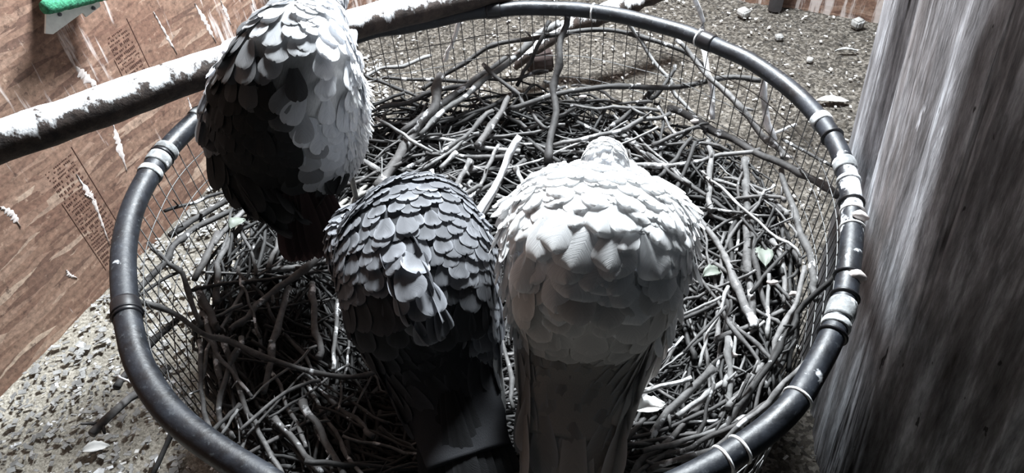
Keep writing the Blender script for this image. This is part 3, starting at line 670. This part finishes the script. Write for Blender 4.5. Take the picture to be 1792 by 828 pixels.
#BIRDS
# ------------------------------------------------------------ birds
VD = Vector((0.05, -.66, .75)).normalized()
class Loft:
    def __init__(s, secs, dorsal=VD, wk=.93):      # (px, py, z, half width px, depth ratio)
        s.c = []; s.ab = []
        for q in secs:
            p = at(q[0], q[1], q[2]); a = px_r(p, q[3]*2); s.c.append(p); s.ab.append(Vector((a*wk, a*wk*q[4], 0)))
        s.D0 = dorsal
    def frame(s, u):
        c = crom(s.c, u); T = (crom(s.c, min(1, u+.02))-crom(s.c, max(0, u-.02))).normalized()
        D = (s.D0-T*s.D0.dot(T)).normalized(); Sd = T.cross(D).normalized(); ab = crom(s.ab, u); return c, T, Sd, D, max(ab.x, .002), max(ab.y, .002)
    def pt(s, u, v, k=1.0):
        c, T, Sd, D, a, b = s.frame(u); return c+Sd*(a*k*math.cos(v))+D*(b*k*math.sin(v))
    def nrm(s, u, v):
        e = .01; p = s.pt(u, v); du = s.pt(min(1, u+e), v)-s.pt(max(0, u-e), v); dv = s.pt(u, v+e)-s.pt(u, v-e)
        n = du.cross(dv); n.normalize(); c = s.frame(u)[0]
        if n.dot(p-c) < 0: n = -n
        return p, du.normalized(), dv.normalized(), n
    def mesh(s, b, nu, nv, col, k=.97, bump=.002):
        base = len(b.v)
        for i in range(nu+1):
            u = i/nu
            for j in range(nv):
                v = 2*math.pi*j/nv; p, tu, tv, n = s.nrm(min(.999, max(.001, u)), v); p = s.pt(u, v, k)+n*bump*noise.noise(p*45)
                b.v.append(p); b.c.append(col(u, v)); b.uv.append((0, u*3, j*.1))
        for i in range(nu):
            for j in range(nv): l = (j+1) % nv; b.f.append((base+i*nv+j, base+i*nv+l, base+(i+1)*nv+l, base+(i+1)*nv+j))
        for e in (0, nu): b.f.append(tuple(base+e*nv+j for j in range(nv)))
def feather(b, p, t, n, L, Wd, col, edge, rnd, cup=.25, lift=.12, curl=.0, tip=.75, nl=8, nw=4, lead=.15):
    s = n.cross(t).normalized(); base = len(b.v); k = rnd.random()*50; zo = rnd.random()*min(.0022, Wd*.13); cup *= .38
    for i in range(nl+1):
        q = 1-(1-i/nl)**1.7; z_ = .70; prof = (.38+.62*math.sin(math.pi/2*q/z_)) if q < z_ else math.sqrt(max(0, 1-((q-z_)/(1-z_))**2))
        wd = Wd*max(.16, prof)
        c = p+t*(L*q)+n*(L*lift*q-curl*L*q*q+.0008+zo*(.2+q))
        for j in range(-nw, nw+1):
            r = j/nw; e = .05*L*math.sin(k+q*9+j)*abs(r)
            b.v.append(c+s*(wd*r)+n*(-cup*Wd*r*r*(.35+.45*q)+(.0006 if j == 0 else 0))+t*(r*r*Wd*.10*q)+t*e*.4)
            m = max(abs(r)**3, (q**5)); b.c.append(tuple(col[x]*(1-m)+edge[x]*m for x in range(3))+(1,)); b.uv.append((r, q*L*14, k))
    wN = 2*nw+1
    for i in range(nl):
        for j in range(2*nw): a = base+i*wN+j; b.f.append((a, a+1, a+wN+1, a+wN))
def coat(b, lf, u0, u1, rows, v0, v1, L, Wd, colf, rnd, lift=.1, cup=.25, jit=.3, fan=0.0, tip=.75, curl=.0, skip=0.0, dens=1.0, flip=1):
    for i in range(rows-1, -1, -1):
        u = u0+(u1-u0)*(i+.3*rnd.random())/rows; c, T, Sd, D, a, bb = lf.frame(u)
        arc = abs(v1-v0)*(a+bb)/2; sz = L(u) if callable(L) else L; wz = Wd(u) if callable(Wd) else Wd
        m = max(2, int(dens*arc/(wz*1.25)))
        for j in range(m+1):
            if rnd.random() < skip: continue
            v = v0+(v1-v0)*(j+(.5 if i % 2 else 0)+jit*(rnd.random()-.5))/m
            uu = min(.99, max(.005, u+(rnd.random()-.5)*jit*1.3*(u1-u0)/rows)); p, tu, tv, n = lf.nrm(uu, v)
            t = (tu+tv*(fan*math.cos(v)*-1+(rnd.random()-.5)*jit*.9)).normalized(); nn = (n+tv*(rnd.random()-.5)*jit*.22).normalized(); t = (t-nn*t.dot(nn)).normalized()
            col, edge = colf(uu, v, rnd); f = rnd.uniform(.82, 1.2); al = max(.3, tu.dot(T)); f1 = al**1.4; f2 = al**.6; feather(b, p-nn*.0015, t, nn, sz*f*f1, wz*f*f2, col, edge, rnd, cup, lift*rnd.uniform(.6, 1.3)*.55, curl, tip)
def col(v, tint=(1, 1, 1)): return tuple(v*x for x in tint)
def legs(parent, hips, feet, r=.006, heading=1.57):
    for h, f in zip(hips, feet):
        b = MB(); k = (h+f)/2+Vector((0, -.006, 0)); kn = h.lerp(f, .35)
        P = [h, h.lerp(kn, .5), kn, kn.lerp(f, .5), f+Vector((0, 0, .006))]; b.tube([crom(P, i/14) for i in range(15)], [r*(1.7-1.0*min(1, i/6)+(.25 if i == 5 else 0)) for i in range(15)], 10, wob=.05)
        for a, L in ((0, .045), (.55, .038), (-.55, .038), (math.pi, .028)):
            d = Vector((math.cos(heading+a), math.sin(heading+a), 0)); Q = [f+Vector((0, 0, .007)), f+d*L*.35+Vector((0, 0, .008)), f+d*L*.7+Vector((0, 0, .004)), f+d*L]
            b.tube([crom(Q, i/8) for i in range(9)], [r*.75*(1-.35*i/8)*(1+.15*(i % 3 == 0)) for i in range(9)], 8)
            b.tube([f+d*L, f+d*(L+.006)-Vector((0, 0, .001)), f+d*(L+.010)-Vector((0, 0, .004))], [r*.42, r*.3, r*.05], 6)
        b.build('leg', M['legskin'], parent)
def head_bits(parent, c, d, r):            # beak and eyes on a head at c looking along d
    d = d.normalized(); s = d.cross(Vector((0, 0, 1))).normalized(); u = s.cross(d)
    b = MB(); Q = [c+d*r*.75-u*r*.1, c+d*r*1.15-u*r*.12, c+d*r*1.5-u*r*.25, c+d*r*1.72-u*r*.62]; b.tube([crom(Q, i/10) for i in range(11)], [r*.34*(1-(i/10)**1.6)+.0006 for i in range(11)], 12); b.build('beak', M['beak'], parent)
    for k in (-1, 1):
        q = c+s*(k*r*.86)+d*r*.35+u*r*.15; me = bmesh.new(); bmesh.ops.create_uvsphere(me, u_segments=12, v_segments=8, radius=r*.16)
        m_ = bpy.data.meshes.new('eye'); me.to_mesh(m_); me.free(); o = link('eye', m_, M['eye'], parent); o.location = q-parent.location
def sub(b, nm, parent, mat='feather'): return b.build(nm, M[mat], parent)
def tail_fan(b, root, T, D, L, Wd, n, spread, colf, rnd, cup=.12, curl=0.04):
    S_ = T.cross(D).normalized()
    order = sorted(range(n), key=lambda i: -abs(i-(n-1)/2))
    for q, i in enumerate(order):
        k = (i-(n-1)/2)/((n-1)/2); t = (T+S_*k*spread).normalized(); nn = (D+S_*k*.15).normalized(); nn = (nn-t*nn.dot(t)).normalized()
        c_, e_ = colf(k, rnd); feather(b, root+S_*k*Wd*2.2+D*(.0012*q), t, nn, L*(1-.06*k*k)*rnd.uniform(.96, 1.03), Wd, c_, e_, rnd, cup, .0, curl, .62, 14, 5)

# ---- white bird with its round head, facing away
def bird_white():
    rnd = random.Random(31); base = at(1045, 520, -.235); R_ = empty('bird', (base.x, base.y, base.z)); tag(R_, 'pure white bird facing away at the nest centre, round head visible', 'bird')
    body = Loft([(1061, 261, .15, 6, 1), (1060, 267, .155, 30, 1), (1059, 280, .156, 42, 1), (1058, 294, .147, 50, .95), (1056, 318, .128, 108, .72), (1052, 358, .118, 150, .70), (1050, 412, .112, 166, .72), (1048, 470, .088, 158, .68), (1040, 530, .034, 140, .60),
                 (1028, 590, -.036, 120, .50), (1015, 650, -.080, 104, .40), (1005, 710, -.105, 96, .26), (998, 770, -.120, 88, .14)])
    wcol = lambda u, v: (.84, .86, .90, 1) if u < .6 else (.50, .47, .43, 1)  # lower body coloured darker and warmer to stand for shade on white plumage
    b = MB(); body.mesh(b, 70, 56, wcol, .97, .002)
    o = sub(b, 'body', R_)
    # crown and nape: short down
    b = MB(); W1 = lambda u, v, r: (col(r.uniform(.80, .92), (1, 1, 1)), col(.92))
    coat(b, body, .04, .36, 20, 0, 2*math.pi, .013, .005, W1, r_(rnd), .10, .1, .5)
    sub(b, 'head_feathers', R_)
    b = MB(); W2 = lambda u, v, r: (col(r.uniform(.82, .92), (.98, .99, 1)), col(.95))
    coat(b, body, .345, .50, 11, -.2, math.pi+.2, .032, .0135, W2, rnd, .10, .35, .5)
    # loose round scapulars over the back
    coat(b, body, .46, .60, 7, .15, math.pi-.15, .040, .018, W2, rnd, .24, .6, .9, 0, .8, .07, .1)
    coat(b, body, .56, .76, 6, .1, math.pi-.1, .062, .020, lambda u, v, r: (col(r.uniform(.50, .72), (1, .98, .95)), col(.8, (1, .98, .95))), rnd, .05, .3, .35)  # lower-back feathers dulled in colour, imitating the shaded side
    for (x, y, L, Wd) in [(1040, 430, .055, .028), (1000, 440, .06, .022), (1085, 425, .05, .022), (970, 400, .055, .018), (1120, 440, .05, .02), (1060, 465, .045, .026), (1020, 470, .04, .024), (1070, 500, .04, .018), (985, 500, .055, .017),
                          (1090, 530, .05, .020), (965, 540, .045, .015), (1060, 440, .05, .026), (1010, 400, .05, .025), (1095, 480, .04, .017), (1035, 475, .05, .028), (1070, 380, .04, .02), (1140, 480, .05, .016), (945, 480, .05, .016), (990, 560, .045, .013), (1105, 560, .045, .016), (1160, 520, .045, .014), (925, 530, .045, .014)]:
        u = min(range(200), key=lambda k: abs(pjy(body.pt(k/200, math.pi/2))-y))/200; c, T, Sd, D, a, bb = body.frame(u); cx = pjx(c+D*bb)
        cv = max(-.95, min(.95, (x-cx)/max(1, px_of(c, a)))); v = math.acos(max(-1, min(1, sgn(Sd)*cv))); p, tu, tv, n = body.nrm(u, v)
        cc, ee = W2(0, 0, rnd); feather(b, p-tu*L*.4+n*.004, (tu+tv*rnd.uniform(-.5, .5)).normalized(), n, L*1.05, Wd*1.1, cc, ee, rnd, .95, .16, .08, .85, 10, 5)
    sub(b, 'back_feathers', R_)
    # folded wings, either side
    for sd, secs in ((-1, [(960, 320, .09, 22, .9), (928, 370, .085, 38, .9), (920, 430, .07, 38, .9), (926, 500, .025, 36, .8), (934, 570, -.045, 36, .7), (938, 640, -.08, 32, .5), (948, 715, -.105, 22, .3), (955, 770, -.118, 8, .3)]),
                     (1, [(1140, 320, .09, 22, .9), (1166, 370, .085, 36, .9), (1170, 430, .07, 38, .9), (1154, 500, .025, 36, .8), (1134, 570, -.045, 36, .7), (1105, 640, -.09, 30, .5), (1088, 700, -.105, 20, .3), (1076, 745, -.115, 8, .3)])):
        wl = Loft(secs); b = MB(); wl.mesh(b, 30, 22, lambda u, v: (.74, .74, .75, 1) if u < .4 else (.60, .58, .54, 1), .92, .001)  # wing underlayer carries painted shade towards its tip
        W3 = lambda u, v, r: (col(r.uniform(.80, .92), (.98, .99, 1)), col(.95)); W4 = lambda u, v, r: (col(r.uniform(.44, .58), (1, .96, .91)), col(.66, (1, .98, .95)))  # W4: shade on the white primaries is put into their colour
        coat(b, wl, .02, .42, 11, -.6, math.pi+.6, .040, .009, W3, rnd, .18, .3, .55, 0, .55)
        coat(b, wl, .38, .56, 4, -.3, math.pi+.3, .060, .016, W3, rnd, .10, .3, .4)
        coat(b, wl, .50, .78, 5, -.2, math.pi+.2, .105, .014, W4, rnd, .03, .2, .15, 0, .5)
        coat(b, wl, .10, .55, 12, -1.2, math.pi+1.2, .040, .0048, W3, rnd, .75, .3, .9, 0, .5, .12)
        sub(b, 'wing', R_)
    b = MB(); c, T, Sd, D, a, bb = body.frame(.86)
    tail_fan(b, at(1005, 672, -.100), (at(1000, 880, -.150)-at(1005, 672, -.100)).normalized(), D, .21, .019, 11, .07, lambda k, r: (col(r.uniform(.36, .48), (1, .95, .88)), col(.55, (1, .98, .94))), rnd)  # tail tone is painted shade on a white bird
    coat(b, body, .72, .99, 7, .1, math.pi-.1, .085, .020, lambda u, v, r: (col(r.uniform(.34, .44), (1, .95, .88)), col(.5)), rnd, .03, .2, .2)  # tail coverts tinted darker, shade worked into the feather colour
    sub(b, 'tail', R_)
    hc = at(1060, 282, .156); head_bits(R_, hc, Vector((.1, .8, -.45)), .030)
    legs(R_, [at(1010, 560, -.14), at(1085, 555, -.14)], [on_nest(1015, 610, .012), on_nest(1090, 600, .012)])
def r_(x): return x
def pjx(p): d = p-CP; return 896+FPX*d.dot(RX)/d.dot(FW)
def pjy(p): d = p-CP; return 414-FPX*d.dot(UY)/d.dot(FW)
def px_of(c, a): return a*FPX/((c-CP).dot(FW))
def sgn(Sd): return 1 if Sd.x > 0 else -1
bird_white()

# ---- slate grey bird with scaly back, head bent out of sight
def bird_grey():
    rnd = random.Random(57); base = at(740, 560, -.235); R_ = empty('bird', (base.x, base.y, base.z)); tag(R_, 'slate grey bird with scaly feathers, head bent out of sight', 'bird')
    body = Loft([(700, 470, -.19, 3, 1), (700, 452, -.17, 20, 1), (702, 425, -.13, 28, 1), (706, 396, -.075, 46, .9), (710, 380, -.02, 86, .8), (716, 395, .018, 122, .75), (722, 440, .022, 142, .72), (730, 500, .0, 142, .70), (742, 560, -.045, 128, .62),
                 (760, 620, -.082, 108, .5), (782, 680, -.105, 98, .36), (804, 740, -.118, 92, .22), (820, 800, -.125, 84, .12)], VD)
    sl = (.93, .96, 1.04); dk = lambda u, v: (.05, .052, .058, 1)
    b = MB(); body.mesh(b, 80, 56, dk, .97, .002); sub(b, 'body', R_)
    F1 = lambda u, v, r: (col(r.uniform(.10, .20), sl), col(r.uniform(.20, .42), sl)); F2 = lambda u, v, r: (col(r.uniform(.12, .24), sl), col(r.uniform(.26, .60), sl))
    b = MB(); coat(b, body, .22, .42, 9, 0, 2*math.pi, .026, .011, F1, rnd, .12, .3, .45); coat(b, body, .40, .58, 9, -.1, math.pi+.1, .030, .013, F1, rnd, .14, .3, .45)
    coat(b, body, .56, .84, 7, 0, math.pi, .055, .018, lambda u, v, r: (col(r.uniform(.04, .08), sl), col(.12, sl)), rnd, .05, .2, .2); sub(b, 'back_feathers', R_)
    for nm, secs in (('l', [(640, 372, .02, 36, .8), (628, 410, .02, 56, .8), (640, 450, .01, 66, .75), (668, 500, -.01, 66, .7), (700, 555, -.04, 54, .6), (728, 610, -.07, 42, .5), (752, 670, -.095, 30, .4), (770, 730, -.11, 14, .3)]),
                     ('r', [(770, 372, .03, 40, .8), (800, 410, .02, 54, .8), (815, 460, .0, 54, .75), (825, 520, -.03, 48, .7), (830, 580, -.06, 44, .6), (838, 640, -.095, 38, .5), (848, 700, -.11, 28, .4), (855, 760, -.12, 12, .3)])):
        wl = Loft(secs); b = MB(); wl.mesh(b, 34, 24, dk, .93, .001)
        coat(b, wl, .02, .44, 14, -.5, math.pi+.5, .026, .0115, F2, rnd, .22, .35, .5, 0, .8)
        coat(b, wl, .40, .62, 5, -.2, math.pi+.2, .045, .017, F2, rnd, .12, .3, .35)
        if nm == 'r': coat(b, wl, .56, .80, 5, -.3, math.pi+.3, .07, .011, lambda u, v, r: (col(r.uniform(.25, .75), (.97, 1, 1)), col(r.uniform(.3, .8))), rnd, .05, .2, .25, 0, .5)
        coat(b, wl, .60, .82, 5, -.2, math.pi+.2, .10, .014, lambda u, v, r: (col(r.uniform(.02, .05), sl), col(.07, sl)), rnd, .02, .2, .15, 0, .5) if nm == 'l' else None
        sub(b, 'wing', R_)
    # the broad scapular tract lying over the left wing
    sc_ = Loft([(668, 385, .06, 16, .7), (690, 425, .072, 28, .6), (708, 470, .068, 32, .6), (725, 515, .05, 32, .6), (742, 552, .024, 26, .55), (752, 575, .008, 8, .5)]); b = MB(); sc_.mesh(b, 24, 18, dk, .9, .001)
    coat(b, sc_, .02, .85, 9, 0, math.pi, .042, .019, F2, rnd, .12, .35, .35); sub(b, 'scapular_feathers', R_)
    b = MB(); c, T, Sd, D, a, bb = body.frame(.86); root = at(790, 690, -.098); tail_fan(b, root, (at(830, 880, -.155)-root).normalized(), D, .21, .019, 11, .07, lambda k, r: (col(r.uniform(.015, .03), sl), col(.04, sl)), rnd); sub(b, 'tail', R_)
    head_bits(R_, at(702, 432, -.14), Vector((0, .5, -.8)), .024)
    legs(R_, [at(690, 560, -.15), at(770, 560, -.15)], [on_nest(700, 600, .012), on_nest(775, 600, .012)])
bird_grey()

# ---- standing bird, white in front and slate behind, head leaving the frame
def bird_standing():
    rnd = random.Random(77); base = at(600, 350, -.21); R_ = empty('bird', (base.x, base.y, base.z)); tag(R_, 'white and slate bird standing at the left, beside the perch log', 'bird')
    vd = Vector((.22, -.76, .60)).normalized()
    body = Loft([(588, -28, .215, 4, 1), (584, -18, .215, 20, 1), (578, -2, .21, 27, 1), (571, 16, .20, 32, 1), (556, 42, .205, 60, .85), (536, 78, .205, 98, .8), (522, 124, .185, 122, .72), (512, 180, .13, 140, .72), (506, 235, .065, 136, .72), (500, 285, .005, 104, .7), (516, 330, -.045, 72, .6), (538, 370, -.085, 52, .4), (552, 405, -.115, 36, .22)], vd)
    def bc(u, v):
        side = math.cos(v)*sgn(body.frame(u)[2]); k = max(0, min(1, (u-.31-.42*max(0, min(1, (side-.12)/.5)))/.22)); return tuple(.85*(1-k)+.10*k for _ in range(3))+(1,)
    b = MB(); body.mesh(b, 80, 60, bc, .97, .003); sub(b, 'body', R_)
    def FW_(u, v, r):
        sd = math.cos(v)*sgn(body.frame(u)[2])+r.uniform(-.08, .08); k = max(0, min(1, (u+r.uniform(-.04, .04)-.31-.42*max(0, min(1, (sd-.12)/.5)))/.22))**.8; q = .90*(1-k)+.03*k; q *= r.uniform(.85, 1.08); return col(q, (.96, .98, 1.02)), col(min(.92, q*1.15), (.97, .98, 1))
    b = MB(); coat(b, body, .03, .30, 12, 0, 2*math.pi, .024, .010, FW_, rnd, .15, .25, .6); coat(b, body, .28, .60, 15, 0, 2*math.pi, .044, .0155, FW_, rnd, .04, .3, 1.0)
    coat(b, body, .58, .84, 8, 0, 2*math.pi, .052, .018, FW_, rnd, .05, .25, .4)
    sub(b, 'back_feathers', R_)
    b = MB()                               # loose downy flank on the right
    for k in range(600):
        u = rnd.uniform(.45, .80); v = rnd.uniform(-.7, .7); v = v if sgn(body.frame(u)[2]) > 0 else math.pi-v; p, tu, tv, n = body.nrm(u, v); t = (tu+n*rnd.uniform(.0, .45)+tv*rnd.uniform(-.4, .4)).normalized(); nn = (n-t*n.dot(t)).normalized()
        feather(b, p, t, nn, rnd.uniform(.014, .028), rnd.uniform(.0012, .003), col(.82), col(.9), rnd, .2, .1, 0, .5, 5, 1)
    sub(b, 'flank_down', R_)
    # left wing, slate, held against the body
    for nm, secs in (('l', [(478, 62, .175, 20, .8), (448, 100, .155, 40, .8), (425, 150, .125, 52, .75), (412, 205, .09, 54, .7), (420, 260, .05, 50, .65), (448, 310, .015, 44, .55), (482, 350, -.02, 34, .45), (512, 385, -.055, 18, .3)]),
                     ('r', [(574, 75, .165, 20, .8), (592, 120, .14, 34, .8), (596, 175, .105, 42, .75), (590, 230, .065, 42, .7), (572, 272, .035, 32, .6), (560, 305, .005, 24, .5), (552, 335, -.02, 10, .4)])):
        wl = Loft(secs, vd); b = MB()
        def wc(u, v): k = max(0, min(1, (u-(.18 if nm == 'l' else .45))/.22)); return tuple(.80*(1-k)+.09*k for _ in range(3))+(1,)
        def WF(u, v, r):
            k = max(0, min(1, (u-(.22 if nm == 'l' else .55)+r.uniform(-.08, .08))/.22)); q = .86*(1-k)+(.10 if nm == 'l' else .35)*k; q *= r.uniform(.8, 1.1); return col(q, (.94, .97, 1.03)), col(min(.92, q*1.2), (.96, .98, 1.02))
        wl.mesh(b, 34, 24, wc, .93, .001); coat(b, wl, .06, .50, 9, -.5, math.pi+.5, .050, .019, WF, rnd, .05, .3, .5)
        coat(b, wl, .46, .82, 7, -.3, math.pi+.3, .085, .016, lambda u, v, r: (col(r.uniform(.03, .06)), col(.09)), rnd, .02, .2, .15, 0, .5)
        sub(b, 'wing', R_)
    b = MB(); root = at(530, 330, .0); c, T, Sd, D, a, bb = body.frame(.86); tail_fan(b, root, (at(554, 430, -.12)-root).normalized(), D, .150, .015, 9, .12, lambda k, r: (col(r.uniform(.03, .05), (1.5, .95, .95)), col(.07, (1.4, .95, .95))), rnd); sub(b, 'tail', R_)
    head_bits(R_, at(582, -8, .215), Vector((.35, .85, -.1)), .026)
    legs(R_, [at(604, 255, .01), at(566, 300, -.03)], [on_nest(624, 350, .012), on_nest(588, 376, .012)], .0072, 1.2)
bird_standing()
